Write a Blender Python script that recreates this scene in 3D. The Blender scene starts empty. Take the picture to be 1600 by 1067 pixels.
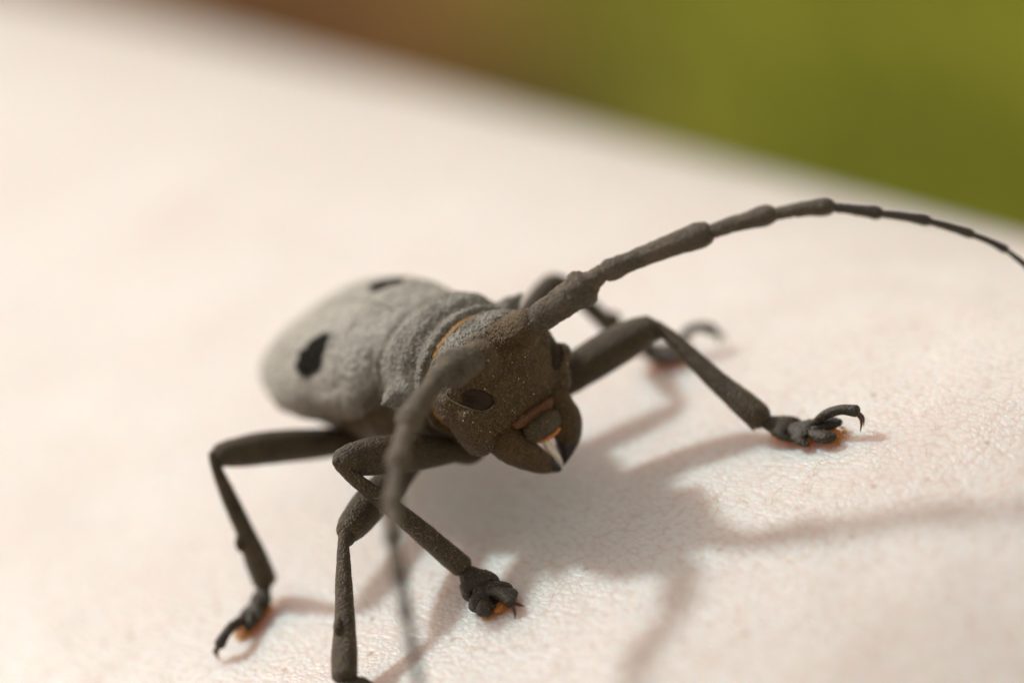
import bpy, math, random
import numpy as np
from mathutils import Matrix, Vector

# ------------------------------------------------------------------ camera, sky, sun, exposure
# everything is modelled in millimetres and stored in metres (real size)
MM = 0.001
SC = bpy.context.scene
COL = SC.collection
random.seed(7)
RNG = np.random.default_rng(11)

CAM_ELEV, CAM_YAW, CAM_ROLL = 28.0, 30.7, 23.0
CAM_POS = (-71.95, -120.17, 83.16)
e, ps, ro = map(math.radians, (CAM_ELEV, CAM_YAW, CAM_ROLL))
fwd = Vector((math.cos(e) * math.sin(ps), math.cos(e) * math.cos(ps), -math.sin(e)))
r0 = Vector((math.cos(ps), -math.sin(ps), 0)); u0 = r0.cross(fwd)
rt = r0 * math.cos(ro) - u0 * math.sin(ro)
up = r0 * math.sin(ro) + u0 * math.cos(ro)
cam_data = bpy.data.cameras.new('camera')
cam = bpy.data.objects.new('camera', cam_data); COL.objects.link(cam)
m = Matrix((rt, up, -fwd)).transposed().to_4x4()
m.translation = Vector(CAM_POS) * MM
cam.matrix_world = m
cam_data.sensor_width = 36.0
cam_data.lens = 151.2
cam_data.clip_start = 0.005
cam_data.clip_end = 200.0
cam_data.dof.use_dof = True
cam_data.dof.focus_distance = 0.1606
cam_data.dof.aperture_fstop = 15.8
SC.camera = cam

SUN_ELEV, SUN_AZ = 48.0, 0.0          # the sun stands behind the beetle (+Y)
world = bpy.data.worlds.new('World'); SC.world = world; world.use_nodes = True
wn = world.node_tree
bg = wn.nodes['Background']
sky = wn.nodes.new('ShaderNodeTexSky'); sky.sky_type = 'NISHITA'; sky.sun_disc = False
sky.sun_elevation = math.radians(SUN_ELEV); sky.sun_rotation = math.radians(SUN_AZ)
veil = wn.nodes.new('ShaderNodeHueSaturation'); veil.inputs['Saturation'].default_value = 0.25    # thin white cloud over the whole sky
warm = wn.nodes.new('ShaderNodeMix'); warm.data_type = 'RGBA'; warm.blend_type = 'MULTIPLY'; warm.inputs[0].default_value = 1.0; warm.inputs[7].default_value = (1.0, 0.89, 0.77, 1)
wn.links.new(sky.outputs[0], veil.inputs['Color']); wn.links.new(veil.outputs[0], warm.inputs[6]); wn.links.new(warm.outputs[2], bg.inputs[0]); bg.inputs[1].default_value = 0.15
sky.air_density = 1.6; sky.dust_density = 1.5; sky.ozone_density = 0.0     # milky, hazy daylight
sd = bpy.data.lights.new('sun', 'SUN'); sd.energy = 2.5; sd.angle = math.radians(5.0); sd.color = (1.0, 0.99, 0.97)   # sun veiled by thin cloud
sun = bpy.data.objects.new('sun', sd); COL.objects.link(sun)
sdir = Vector((0.01, -math.cos(math.radians(SUN_ELEV)), -math.sin(math.radians(SUN_ELEV))))
sun.rotation_euler = sdir.to_track_quat('-Z', 'Y').to_euler()
sun.location = (0, 0.3, 0.4)
SC.view_settings.view_transform = 'Standard'; SC.view_settings.look = 'None'
SC.view_settings.gamma = 1.0; SC.view_settings.use_curve_mapping = False
SC.cycles.max_bounces = 6; SC.cycles.diffuse_bounces = 4; SC.cycles.caustics_reflective = False; SC.cycles.caustics_refractive = False
SC.view_settings.exposure = 0.14

# ------------------------------------------------------------------ node helpers
def new_mat(name):
    mt = bpy.data.materials.new(name); mt.use_nodes = True
    nt = mt.node_tree; p = nt.nodes['Principled BSDF']
    return mt, nt, p
def N(nt, typ, **kw):
    n = nt.nodes.new(typ)
    for k, v in kw.items():
        if k in n.inputs: n.inputs[k].default_value = v
        else: setattr(n, k, v)
    return n
def coords(nt, scale=(1, 1, 1)):
    t = N(nt, 'ShaderNodeTexCoord'); mp = N(nt, 'ShaderNodeMapping')
    mp.inputs['Scale'].default_value = tuple(1000.0 * s for s in scale)
    nt.links.new(t.outputs['Object'], mp.inputs['Vector'])
    return mp.outputs[0]
def ramp(nt, fac, stops):
    r = N(nt, 'ShaderNodeValToRGB'); el = r.color_ramp.elements
    while len(el) < len(stops): el.new(0.5)
    for q, (pos, c) in zip(el, stops):
        q.position = pos; q.color = (*c, 1) if len(c) == 3 else c
    nt.links.new(fac, r.inputs[0]); return r.outputs[0]
def mixc(nt, fac, a, b, mode='MIX'):
    n = N(nt, 'ShaderNodeMix', data_type='RGBA', blend_type=mode)
    for s, v in ((0, fac), (6, a), (7, b)):
        if hasattr(v, 'links'): nt.links.new(v, n.inputs[s])
        else: n.inputs[s].default_value = v if s == 0 else (*v, 1)
    return n.outputs[2]
def math_n(nt, op, a, b):
    n = N(nt, 'ShaderNodeMath', operation=op)
    for i, v in enumerate((a, b)):
        if hasattr(v, 'links'): nt.links.new(v, n.inputs[i])
        else: n.inputs[i].default_value = v
    return n.outputs[0]

def cuticle(name, dark, light, rough=0.44, gran=7.0, bump=0.03, sheen=0.02, tone=None, spot=False):
    """Beetle exoskeleton clothed in fine short hair: two mottled tones, fine grain, velvet sheen."""
    mt, nt, p = new_mat(name)
    c = coords(nt)
    n1 = N(nt, 'ShaderNodeTexNoise', Scale=1.1, Detail=4.0, Roughness=0.6); nt.links.new(c, n1.inputs['Vector'])
    n2 = N(nt, 'ShaderNodeTexNoise', Scale=gran * 1.9, Detail=3.0, Roughness=0.7); nt.links.new(c, n2.inputs['Vector'])
    v1 = N(nt, 'ShaderNodeTexVoronoi', Scale=gran); nt.links.new(c, v1.inputs['Vector'])
    f = math_n(nt, 'ADD', math_n(nt, 'MULTIPLY', n1.outputs[0], 0.38), math_n(nt, 'MULTIPLY', n2.outputs[0], 0.82))
    col = ramp(nt, f, [(0.42, dark), (0.76, light)])
    if tone:                                     # grey haired back, brown haired head and underside
        at = N(nt, 'ShaderNodeAttribute', attribute_name='tone')
        col2 = ramp(nt, f, [(0.42, tone[0]), (0.76, tone[1])])
        col = mixc(nt, at.outputs['Fac'], col, col2)
    if spot:
        at = N(nt, 'ShaderNodeAttribute', attribute_name='spot')
        col = mixc(nt, at.outputs['Fac'], col, (0.004, 0.0035, 0.003))
        inv = math_n(nt, 'SUBTRACT', 1.0, at.outputs['Fac'])
        nt.links.new(math_n(nt, 'MULTIPLY', inv, sheen), p.inputs['Sheen Weight'])
        nt.links.new(math_n(nt, 'MULTIPLY', inv, 0.5), p.inputs['Specular IOR Level'])
    nt.links.new(col, p.inputs['Base Color'])
    rr = ramp(nt, n2.outputs[0], [(0.3, (rough - .12,) * 3), (0.7, (rough + .1,) * 3)])
    nt.links.new(rr, p.inputs['Roughness'])
    p.inputs['Specular IOR Level'].default_value = 0.34
    p.inputs['Sheen Weight'].default_value = sheen
    p.inputs['Sheen Roughness'].default_value = 0.45
    p.inputs['Sheen Tint'].default_value = (0.9, 0.85, 0.75, 1)
    h = math_n(nt, 'ADD', math_n(nt, 'MULTIPLY', v1.outputs['Distance'], -1.0), math_n(nt, 'MULTIPLY', n2.outputs[0], 0.9))
    b = N(nt, 'ShaderNodeBump', Strength=0.9, Distance=bump * MM); nt.links.new(h, b.inputs['Height'])
    nt.links.new(b.outputs[0], p.inputs['Normal'])
    return mt

M_BODY = cuticle('body_cuticle', (0.014, 0.008, 0.003), (0.148, 0.084, 0.026), gran=9, bump=0.13,
                 tone=((0.05, 0.045, 0.037), (0.46, 0.43, 0.37)))
M_ELY = cuticle('elytra_cuticle', (0.105, 0.097, 0.080), (0.47, 0.435, 0.37), rough=0.50, gran=5, bump=0.09, sheen=0.2, tone=((0.05, 0.035, 0.018), (0.17, 0.125, 0.075)), spot=True)
M_LEG = cuticle('leg_cuticle', (0.011, 0.007, 0.003), (0.094, 0.061, 0.026), gran=9, bump=0.07)
M_ANT = cuticle('antenna_cuticle', (0.020, 0.014, 0.008), (0.165, 0.124, 0.080), gran=8, bump=0.09)
M_ANT_TIP = cuticle('antenna_tip_cuticle', (0.022, 0.017, 0.013), (0.065, 0.052, 0.042), gran=9, bump=0.015)
M_DARK = cuticle('dark_chitin', (0.010, 0.007, 0.004), (0.045, 0.033, 0.019), rough=0.5, gran=9, bump=0.03, sheen=0.0)

def simple(name, col, rough, bumpd=0.0, gran=8.0, coat=0.0, trans=None, var=0.35, spec=0.4):
    mt, nt, p = new_mat(name)
    c = coords(nt)
    n = N(nt, 'ShaderNodeTexNoise', Scale=gran, Detail=3.0); nt.links.new(c, n.inputs['Vector'])
    lo = tuple(v * (1 - var) for v in col); hi = tuple(min(1, v * (1 + var)) for v in col)
    nt.links.new(ramp(nt, n.outputs[0], [(0.3, lo), (0.7, hi)]), p.inputs['Base Color'])
    p.inputs['Roughness'].default_value = rough
    p.inputs['Specular IOR Level'].default_value = spec
    p.inputs['Coat Weight'].default_value = coat
    if bumpd:
        b = N(nt, 'ShaderNodeBump', Strength=0.8, Distance=bumpd * MM)
        nt.links.new(n.outputs[0], b.inputs['Height']); nt.links.new(b.outputs[0], p.inputs['Normal'])
    if trans:
        p.inputs['Subsurface Weight'].default_value = 0.6
        p.inputs['Subsurface Radius'].default_value = trans
        p.inputs['Subsurface Scale'].default_value = MM
    return mt
M_EYE = simple('eye_facets', (0.028, 0.015, 0.007), 0.45, 0.03, 18, spec=0.2)
M_ORANGE = simple('orange_fringe', (0.45, 0.155, 0.03), 0.6, 0.03, 14, trans=(0.4, 0.15, 0.04))
M_RIM = simple('eye_rim', (0.15, 0.115, 0.07), 0.5, 0.01, 10)
M_RUST = simple('rusty_membrane', (0.10, 0.034, 0.009), 0.55, 0.06, 10)
M_GOLD = simple('golden_fringe', (0.24, 0.13, 0.035), 0.65, 0.04, 12)
M_CLAW = simple('claw_chitin', (0.06, 0.018, 0.010), 0.3, 0.0, 6)
M_CLAW2 = simple('black_chitin', (0.014, 0.009, 0.006), 0.34, 0.02, 7)
M_PALE = simple('pale_mouthpart', (0.70, 0.60, 0.50), 0.45, 0.02, 9, trans=(0.4, 0.25, 0.15), var=0.1)
M_HAIR = simple('beetle_hair', (0.30, 0.235, 0.14), 0.6, 0, 3)
M_SKINHAIR = simple('skin_hair', (0.62, 0.50, 0.36), 0.4, 0, 3, var=0.1)
M_DUST = simple('dust', (0.75, 0.70, 0.62), 0.8, 0, 20)

def skin_mat():
    mt, nt, p = new_mat('skin')
    c = coords(nt)
    big = N(nt, 'ShaderNodeTexNoise', noise_dimensions='2D', Scale=0.16, Detail=3.0); nt.links.new(c, big.inputs['Vector'])
    med = N(nt, 'ShaderNodeTexNoise', noise_dimensions='2D', Scale=1.3, Detail=2.0); nt.links.new(c, med.inputs['Vector'])
    f = math_n(nt, 'ADD', math_n(nt, 'MULTIPLY', big.outputs[0], 0.6), math_n(nt, 'MULTIPLY', med.outputs[0], 0.4))
    col = ramp(nt, f, [(0.32, (0.635, 0.570, 0.525)), (0.52, (0.660, 0.615, 0.575)), (0.70, (0.680, 0.650, 0.615))])
    # warp so the creases are not straight
    w = N(nt, 'ShaderNodeTexNoise', noise_dimensions='2D', Scale=0.55, Detail=0.0); nt.links.new(c, w.inputs['Vector'])
    vm = N(nt, 'ShaderNodeVectorMath', operation='MULTIPLY_ADD')
    nt.links.new(w.outputs['Color'], vm.inputs[0]); vm.inputs[1].default_value = (0.22, 0.22, 0.22); nt.links.new(c, vm.inputs[2])
    def cells(scale, sx, sy, rot, feature='F1'):
        mp = N(nt, 'ShaderNodeMapping'); mp.inputs['Scale'].default_value = (sx, sy, 0.0); mp.inputs['Rotation'].default_value = (0, 0, rot)
        nt.links.new(vm.outputs[0], mp.inputs['Vector'])
        v = N(nt, 'ShaderNodeTexVoronoi', voronoi_dimensions='2D', feature=feature, Scale=scale, Randomness=1.0)
        nt.links.new(mp.outputs[0], v.inputs['Vector'])
        return v.outputs['Distance']
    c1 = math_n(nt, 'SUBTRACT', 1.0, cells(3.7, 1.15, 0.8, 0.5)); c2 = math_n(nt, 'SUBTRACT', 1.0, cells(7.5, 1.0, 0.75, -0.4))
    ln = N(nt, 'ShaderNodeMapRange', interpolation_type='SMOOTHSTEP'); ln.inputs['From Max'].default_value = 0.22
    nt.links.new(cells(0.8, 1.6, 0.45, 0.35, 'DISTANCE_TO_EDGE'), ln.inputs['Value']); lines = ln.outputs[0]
    fine = N(nt, 'ShaderNodeTexNoise', noise_dimensions='2D', Scale=9.0, Detail=1.0); nt.links.new(c, fine.inputs['Vector'])
    patch = N(nt, 'ShaderNodeTexNoise', noise_dimensions='2D', Scale=0.3, Detail=1.0); nt.links.new(c, patch.inputs['Vector'])
    amp = N(nt, 'ShaderNodeMapRange'); amp.inputs['From Min'].default_value = 0.3; amp.inputs['From Max'].default_value = 0.7; amp.inputs['To Min'].default_value = 0.45; amp.inputs['To Max'].default_value = 1.25
    nt.links.new(patch.outputs[0], amp.inputs['Value'])
    h = math_n(nt, 'ADD', math_n(nt, 'MULTIPLY', c1, 0.75), math_n(nt, 'MULTIPLY', c2, 0.35))
    h = math_n(nt, 'MULTIPLY', math_n(nt, 'ADD', h, math_n(nt, 'MULTIPLY', fine.outputs[0], 0.35)), amp.outputs[0])
    h = math_n(nt, 'ADD', h, math_n(nt, 'MULTIPLY', lines, 0.25))
    # a few freckles and pores
    fk = N(nt, 'ShaderNodeTexVoronoi', voronoi_dimensions='2D', Scale=0.21); nt.links.new(c, fk.inputs['Vector'])
    frk = ramp(nt, fk.outputs['Distance'], [(0.012, (0.55, 0.36, 0.24)), (0.040, (1, 1, 1))])
    col = mixc(nt, 0.5, col, frk, 'MULTIPLY')
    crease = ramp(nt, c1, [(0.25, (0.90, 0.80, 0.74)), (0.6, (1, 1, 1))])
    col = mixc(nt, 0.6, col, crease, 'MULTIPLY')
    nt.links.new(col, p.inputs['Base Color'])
    b = N(nt, 'ShaderNodeBump', Strength=1.0, Distance=0.060 * MM); nt.links.new(h, b.inputs['Height'])
    nt.links.new(b.outputs[0], p.inputs['Normal'])
    p.inputs['Roughness'].default_value = 0.38
    p.inputs['Specular IOR Level'].default_value = 0.24
    p.inputs['Subsurface Weight'].default_value = 0.8
    p.inputs['Subsurface Radius'].default_value = (3.4, 1.25, 0.7)
    p.inputs['Subsurface Scale'].default_value = 1.0 * MM
    return mt
M_SKIN = skin_mat()

# ------------------------------------------------------------------ object helpers
def mesh_obj(name, V, Fc, mat, parent=None, smooth=True, attrs=None):
    me = bpy.data.meshes.new(name)
    V = np.asarray(V, dtype=np.float64) * MM
    if isinstance(Fc, np.ndarray):
        nf, k = Fc.shape
        me.vertices.add(len(V)); me.vertices.foreach_set('co', V.astype(np.float32).ravel())
        me.loops.add(nf * k); me.loops.foreach_set('vertex_index', Fc.astype(np.int32).ravel())
        me.polygons.add(nf); me.polygons.foreach_set('loop_start', (np.arange(nf) * k).astype(np.int32))
        me.update(calc_edges=True)
    else:
        me.from_pydata([tuple(v) for v in V], [], Fc)
    if smooth: me.polygons.foreach_set('use_smooth', np.ones(len(me.polygons), dtype=bool))
    for k, a in (attrs or {}).items():
        at = me.attributes.new(k, 'FLOAT', 'POINT'); at.data.foreach_set('value', np.asarray(a, dtype=np.float32))
    me.materials.append(mat); me.update()
    o = bpy.data.objects.new(name, me); COL.objects.link(o)
    if parent: o.parent = parent
    return o
def tag(o, label=None, cat=None, kind=None, group=None):
    if label: o['label'] = label
    if cat: o['category'] = cat
    if kind: o['kind'] = kind
    if group: o['group'] = group
    return o
def empty(name, loc, parent=None):
    o = bpy.data.objects.new(name, None); COL.objects.link(o)
    o.empty_display_size = 0.002
    o.location = Vector(loc) * MM
    if parent: o.parent = parent
    return o

HAIR_SRC = []          # (V, tris, density per mm2, length)
def add_hair_source(V, Fc, dens, length, keep=None):
    V = np.asarray(V, dtype=float); T = []
    for f in Fc:
        for k in range(1, len(f) - 1): T.append((f[0], f[k], f[k + 1]))
    HAIR_SRC.append((V, np.array(T), dens, length, keep))

def hash3(i, j, k, s=0):
    h = (i.astype(np.int64) * 73856093) ^ (j.astype(np.int64) * 19349663) ^ (k.astype(np.int64) * 83492791) ^ (s * 2654435761)
    h = (h ^ (h >> 13)) * 1274126177 & 0x7fffffff
    h = (h ^ (h >> 15)) & 0xffffff
    return h / float(0xffffff)
def vnoise(P, sc, seed=0):
    q = P * sc; b = np.floor(q).astype(int); f = q - b; f = f * f * (3 - 2 * f); r = 0
    for dx in (0, 1):
        for dy in (0, 1):
            for dz in (0, 1):
                w = (f[:, 0] if dx else 1 - f[:, 0]) * (f[:, 1] if dy else 1 - f[:, 1]) * (f[:, 2] if dz else 1 - f[:, 2])
                r = r + w * hash3(b[:, 0] + dx, b[:, 1] + dy, b[:, 2] + dz, seed)
    return r - 0.5
def worley(P, sc, seed=0):
    q = P * sc; b = np.floor(q).astype(int); best = np.full(len(P), 9.0)
    for dx in (-1, 0, 1):
        for dy in (-1, 0, 1):
            for dz in (-1, 0, 1):
                c = b + (dx, dy, dz)
                o = np.stack([hash3(c[:, 0], c[:, 1], c[:, 2], seed + t) for t in (1, 2, 3)], 1)
                best = np.minimum(best, ((c + o - q) ** 2).sum(1))
    return np.sqrt(best)

def catmull(pts, m):
    P = np.asarray(pts, dtype=float)
    Q = np.vstack([2 * P[0] - P[1], P, 2 * P[-1] - P[-2]]); out = []
    for i in range(1, len(Q) - 2):
        p0, p1, p2, p3 = Q[i - 1:i + 3]
        for t in np.arange(m) / m:
            out.append(0.5 * (2 * p1 + (p2 - p0) * t + (2 * p0 - 5 * p1 + 4 * p2 - p3) * t * t + (3 * p1 - p0 - 3 * p2 + p3) * t ** 3))
    out.append(P[-1]); return np.array(out)
def sweep(pts, rad, upv=(0, 0, 1), n=20, m=7, cap=(0.8, 0.8), rough=0.0, rsc=5.0, seed=0):
    """Closed tapering tube with elliptical section (a sideways, b along upv) and domed ends."""
    pts = [np.array(p, dtype=float) for p in pts]
    rad = [(r, r) if np.isscalar(r) else r for r in rad]
    Z = catmull(np.hstack([np.array(pts), np.array(rad, dtype=float)]), m)
    P, R = Z[:, :3], np.maximum(Z[:, 3:], 0.004)
    T = np.gradient(P, axis=0); T /= np.linalg.norm(T, axis=1)[:, None]
    rows = []
    for sgn, idx, cp in ((-1, 0, cap[0]), (1, len(P) - 1, cap[1])):
        cr = []
        for a in (0.35, 0.7, 0.9, 0.985):
            cr.append((P[idx] + sgn * T[idx] * a * cp * R[idx].min(), R[idx] * math.sqrt(1 - a * a), T[idx]))
        rows.append(cr)
    ring = rows[0][::-1] + [(P[i], R[i], T[i]) for i in range(len(P))] + rows[1]
    V = []; upv = np.array(upv, dtype=float); th = np.arange(n) * 2 * math.pi / n
    for (p, r, t) in ring:
        s = np.cross(t, upv); s /= (np.linalg.norm(s) + 1e-9); b = np.cross(s, t)
        V.append(p + np.cos(th)[:, None] * s * r[0] + np.sin(th)[:, None] * b * r[1])
    k = len(V); V = np.vstack(V)
    Fc = [(i * n + j, i * n + (j + 1) % n, (i + 1) * n + (j + 1) % n, (i + 1) * n + j) for i in range(k - 1) for j in range(n)]
    Fc.append(tuple(range(n - 1, -1, -1))); Fc.append(tuple((k - 1) * n + j for j in range(n)))
    Fc = [tuple(reversed(f)) for f in Fc]
    if rough:
        ctr = np.repeat(np.array([q[0] for q in ring]), n, 0)
        d = V - ctr; d /= (np.linalg.norm(d, axis=1)[:, None] + 1e-9)
        V = V + d * (rough * (0.5 - worley(V, rsc, seed) + 0.8 * vnoise(V, rsc * .35, seed)))[:, None]
    return V, Fc
def join(*vf):
    V = []; Fc = []; o = 0
    for v, f in vf:
        V.append(v); Fc += [tuple(i + o for i in q) for q in f]; o += len(v)
    return np.vstack(V), Fc
def sweep_obj(name, mat, parent, pts, rad, hair=0, hlen=0.07, **kw):
    V, Fc = sweep(pts, rad, **kw)
    if hair: add_hair_source(V, Fc, hair, hlen)
    return mesh_obj(name, V, Fc, mat, parent)
def blob(c, r, n=20, mrows=12, rot=None, p=2.0, rough=0.0, rsc=5.0):
    V = []; Fc = []
    for i in range(1, mrows):
        f = math.pi * i / mrows
        for j in range(n):
            t = 2 * math.pi * j / n
            d = np.array([math.sin(f) * math.cos(t), math.sin(f) * math.sin(t), math.cos(f)])
            d = np.sign(d) * np.abs(d) ** (2.0 / p); V.append(d)
    V.append(np.array([0, 0, 1.0])); V.append(np.array([0, 0, -1.0]))
    V = np.array(V) * np.array(r)
    for i in range(mrows - 2):
        for j in range(n):
            Fc.append((i * n + j, (i + 1) * n + j, (i + 1) * n + (j + 1) % n, i * n + (j + 1) % n))
    for j in range(n):
        Fc.append((len(V) - 2, j, (j + 1) % n)); a = (mrows - 2) * n
        Fc.append((len(V) - 1, a + (j + 1) % n, a + j))
    if rot is not None: V = V @ np.array(rot).T
    V = V + np.array(c)
    if rough:
        d = V - np.array(c); d /= np.linalg.norm(d, axis=1)[:, None]
        V = V + d * (rough * (0.5 - worley(V, rsc)))[:, None]
    return V, Fc
def rotx(a): c, s = math.cos(a), math.sin(a); return np.array([[1, 0, 0], [0, c, -s], [0, s, c]])
def rotz(a): c, s = math.cos(a), math.sin(a); return np.array([[c, -s, 0], [s, c, 0], [0, 0, 1]])
def roty(a): c, s = math.cos(a), math.sin(a); return np.array([[c, 0, s], [0, 1, 0], [-s, 0, c]])

# ------------------------------------------------------------------ setting: the ground far behind
def ground():
    n = 60; X = np.linspace(-6000, 9000, n); Y = np.linspace(-5000, 12000, n)
    gx, gy = np.meshgrid(X, Y); P = np.stack([gx.ravel(), gy.ravel(), np.zeros(n * n)], 1)
    P[:, 2] = -400 + 30 * vnoise(P, 0.004, 3)
    i = np.arange(n * n).reshape(n, n)
    Fc = np.stack([i[:-1, :-1].ravel(), i[:-1, 1:].ravel(), i[1:, 1:].ravel(), i[1:, :-1].ravel()], 1)
    mt, nt, p = new_mat('soil_and_turf')
    c = coords(nt)
    n1 = N(nt, 'ShaderNodeTexNoise', Scale=0.004, Detail=5.0); nt.links.new(c, n1.inputs['Vector'])
    n2 = N(nt, 'ShaderNodeTexNoise', Scale=0.014, Detail=3.0); nt.links.new(c, n2.inputs['Vector'])
    soil = ramp(nt, n2.outputs[0], [(0.36, (0.035, 0.014, 0.002)), (0.64, (0.135, 0.062, 0.018))])
    turf = ramp(nt, n2.outputs[0], [(0.36, (0.066, 0.078, 0.006)), (0.64, (0.215, 0.215, 0.018))])
    sp = N(nt, 'ShaderNodeSeparateXYZ'); nt.links.new(c, sp.inputs[0])
    # bare earth in a patch, turf from there on
    q = math_n(nt, 'ADD', math_n(nt, 'MULTIPLY', sp.outputs['X'], GX), math_n(nt, 'MULTIPLY', sp.outputs['Y'], GY))
    q = math_n(nt, 'ADD', q, math_n(nt, 'MULTIPLY', n1.outputs[0], 90.0))
    mr = N(nt, 'ShaderNodeMapRange'); mr.inputs['From Min'].default_value = G0; mr.inputs['From Max'].default_value = G1
    nt.links.new(q, mr.inputs['Value'])
    nt.links.new(mixc(nt, mr.outputs[0], soil, turf), p.inputs['Base Color'])
    p.inputs['Roughness'].default_value = 0.95; p.inputs['Specular IOR Level'].default_value = 0.1
    o = mesh_obj('ground', P, Fc, mt); tag(o, kind='structure'); return o
GX, GY, G0, G1 = 0.80, -0.60, -45.0, 25.0
ground()

def grass():
    mt = simple('grass_blade', (0.115, 0.135, 0.008), 0.6, 0, 0.02, var=0.4, spec=0.15)
    V = []; Fc = []
    cnt = 0
    while cnt < 7000:
        x = RNG.uniform(200, 2200); y = RNG.uniform(150, 2200)
        q = GX * x + GY * y
        if q < -35 + RNG.uniform(-30, 30): continue
        h = RNG.uniform(25, 70); a = RNG.uniform(0, 6.28); w = RNG.uniform(1.5, 3.2); l = RNG.uniform(0.1, 0.7) * h
        z0 = -418
        dx, dy = math.cos(a), math.sin(a); k = len(V)
        for t, ww in ((0, 1), (0.5, 0.9), (0.85, 0.5)):
            cx, cy, cz = x + dx * l * t * t, y + dy * l * t * t, z0 + (h + 18) * t * (1 - 0.15 * t)
            V += [(cx - dy * w * ww, cy + dx * w * ww, cz), (cx + dy * w * ww, cy - dx * w * ww, cz)]
        V.append((x + dx * l, y + dy * l, z0 + (h + 18) * 0.86))
        Fc += [(k, k + 1, k + 3, k + 2), (k + 2, k + 3, k + 5, k + 4), (k + 4, k + 5, k + 6)]
        cnt += 1
    o = mesh_obj('grass', V, Fc, mt)
    tag(o, 'olive green grass far out of focus beyond the arm', 'grass', kind='stuff')
grass()

# ------------------------------------------------------------------ the arm
def arm_zoff(Y):
    Y = np.asarray(Y, dtype=float)
    a = np.clip(-6 - Y, 0, 22); b = np.clip(-28 - Y, 0, None)
    return -(a * a) / 62.0 - b * 0.71
def arm():
    # oval cross-section: gently flattened top carrying the beetle, rolling over on both sides
    R = 33.0; xl, xr = -14.0, 9.5
    pts = []
    for x in np.linspace(xl, xr, 60): pts.append((x, 0.0))
    for a in np.linspace(0, math.pi, 140)[1:]: pts.append((xr + R * math.sin(a), -R + R * math.cos(a)))
    for x in np.linspace(xr, xl, 30)[1:]: pts.append((x, -2 * R))
    for a in np.linspace(0, math.pi, 140)[1:-1]: pts.append((xl - R * math.sin(a), -R - R * math.cos(a)))
    S = np.array(pts)
    # resample evenly and smooth the curvature steps
    d = np.r_[0, np.cumsum(np.linalg.norm(np.diff(np.vstack([S, S[:1]]), axis=0), axis=1))]
    Sc = np.vstack([S, S[:1]]); n = 640; u = np.linspace(0, d[-1], n, endpoint=False)
    S = np.stack([np.interp(u, d, Sc[:, 0]), np.interp(u, d, Sc[:, 1])], 1)
    S0 = S.copy()
    for _ in range(160): S = (np.roll(S, 1, 0) + 2 * S + np.roll(S, -1, 0)) / 4
    S[:, 1] -= np.interp(-3.0, S[:40, 0], S[:40, 1])
    Y = np.concatenate([np.arange(-170, -45, 5), np.arange(-45, 40, 0.5), np.arange(40, 330, 5)])
    ny = len(Y)
    V = np.zeros((ny, n, 3)); V[:, :, 0] = S[None, :, 0]; V[:, :, 1] = Y[:, None]; V[:, :, 2] = S[None, :, 1] + arm_zoff(Y)[:, None]
    V[:, :, 0] += (np.clip(V[:, :, 0] / 30.0, 0, 1.3) * np.interp(Y, [-60, 20, 110, 200], [-2.8, -0.7, 2.4, 4.0])[:, None])
    P = V.reshape(-1, 3)
    nb = 0.30 * vnoise(P, 0.11, 5) + 0.10 * vnoise(P, 0.35, 6)
    top = np.clip((P[:, 2] - arm_zoff(P[:, 1]) + 12) / 12, 0, 1)
    P[:, 2] += nb * top * 0.8
    i = np.arange(ny * n).reshape(ny, n); j = np.roll(i, -1, 1)
    Fc = np.stack([i[:-1].ravel(), i[1:].ravel(), j[1:].ravel(), j[:-1].ravel()], 1)
    o = mesh_obj('arm', P, Fc, M_SKIN)
    tag(o, 'bare pale arm, its finely creased skin carrying the beetle', 'arm')
    global SKIN_S; SKIN_S = S
    return o
ARM = arm()
def skin_z(x, y):
    top = SKIN_S[:70]
    o = np.argsort(top[:, 0]); s = float(np.interp(x, top[o, 0], top[o, 1])) if x < 9 else 0.0
    P = np.array([[x, y, s]])
    return s + float(arm_zoff(y)) + 0.8 * float((0.30 * vnoise(P, 0.11, 5) + 0.10 * vnoise(P, 0.35, 6))[0])

# fine pale hairs lying on the skin
def skin_hairs():
    spots = [(-4.3, -1.6, 0.3), (-1.6, -1.2, 0.9), (-3.7, -0.4, 2.2), (3.5, -7.5, 1.4), (6.5, -8.5, 0.2), (-9.0, -4.5, 2.8), (0.5, -5.0, 4.0), (-7.2, -2.2, 5.0), (9.5, -9.0, 1.0)]
    spots += [(random.uniform(-9, 12), random.uniform(-12, 1), random.uniform(-.4, 1.6)) for _ in range(16)]
    for (x, y, a) in spots:
        L = random.uniform(0.7, 1.3); z = skin_z(x, y); c, s = math.cos(a), math.sin(a); b = random.uniform(-.25, .25)
        pts = [(x, y, z - 0.02), (x + c * L * .4 - s * b * .6, y + s * L * .4 + c * b * .6, z + 0.13), (x + c * L - s * b * .2, y + s * L + c * b * .2, z + 0.09)]
        sweep_obj('skin_hair', M_SKINHAIR, ARM, pts, [0.012, 0.011, 0.004], n=5, m=5)
skin_hairs()

# ------------------------------------------------------------------ the beetle
BEETLE = empty('longhorn_beetle', (0, 6, 0))
tag(BEETLE, 'grey longhorn beetle with long jointed antennae walking on pale skin', 'beetle')
BASE = np.array([0, 6.0, 0])
class Part:
    pass
def bparent(o):           # parts are modelled in scene millimetres; the thing's origin is its base
    o.parent = BEETLE; o.matrix_parent_inverse = Matrix.Translation(-Vector(BASE) * MM); return o
def bempty(name):
    o = empty(name, (0, 0, 0)); return bparent(o)

EYES = ((-1, -1.84, 1.90, 6.62, -.75), (1, 2.30, 2.25, 5.95, .75))     # the head is held slightly askew
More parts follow.
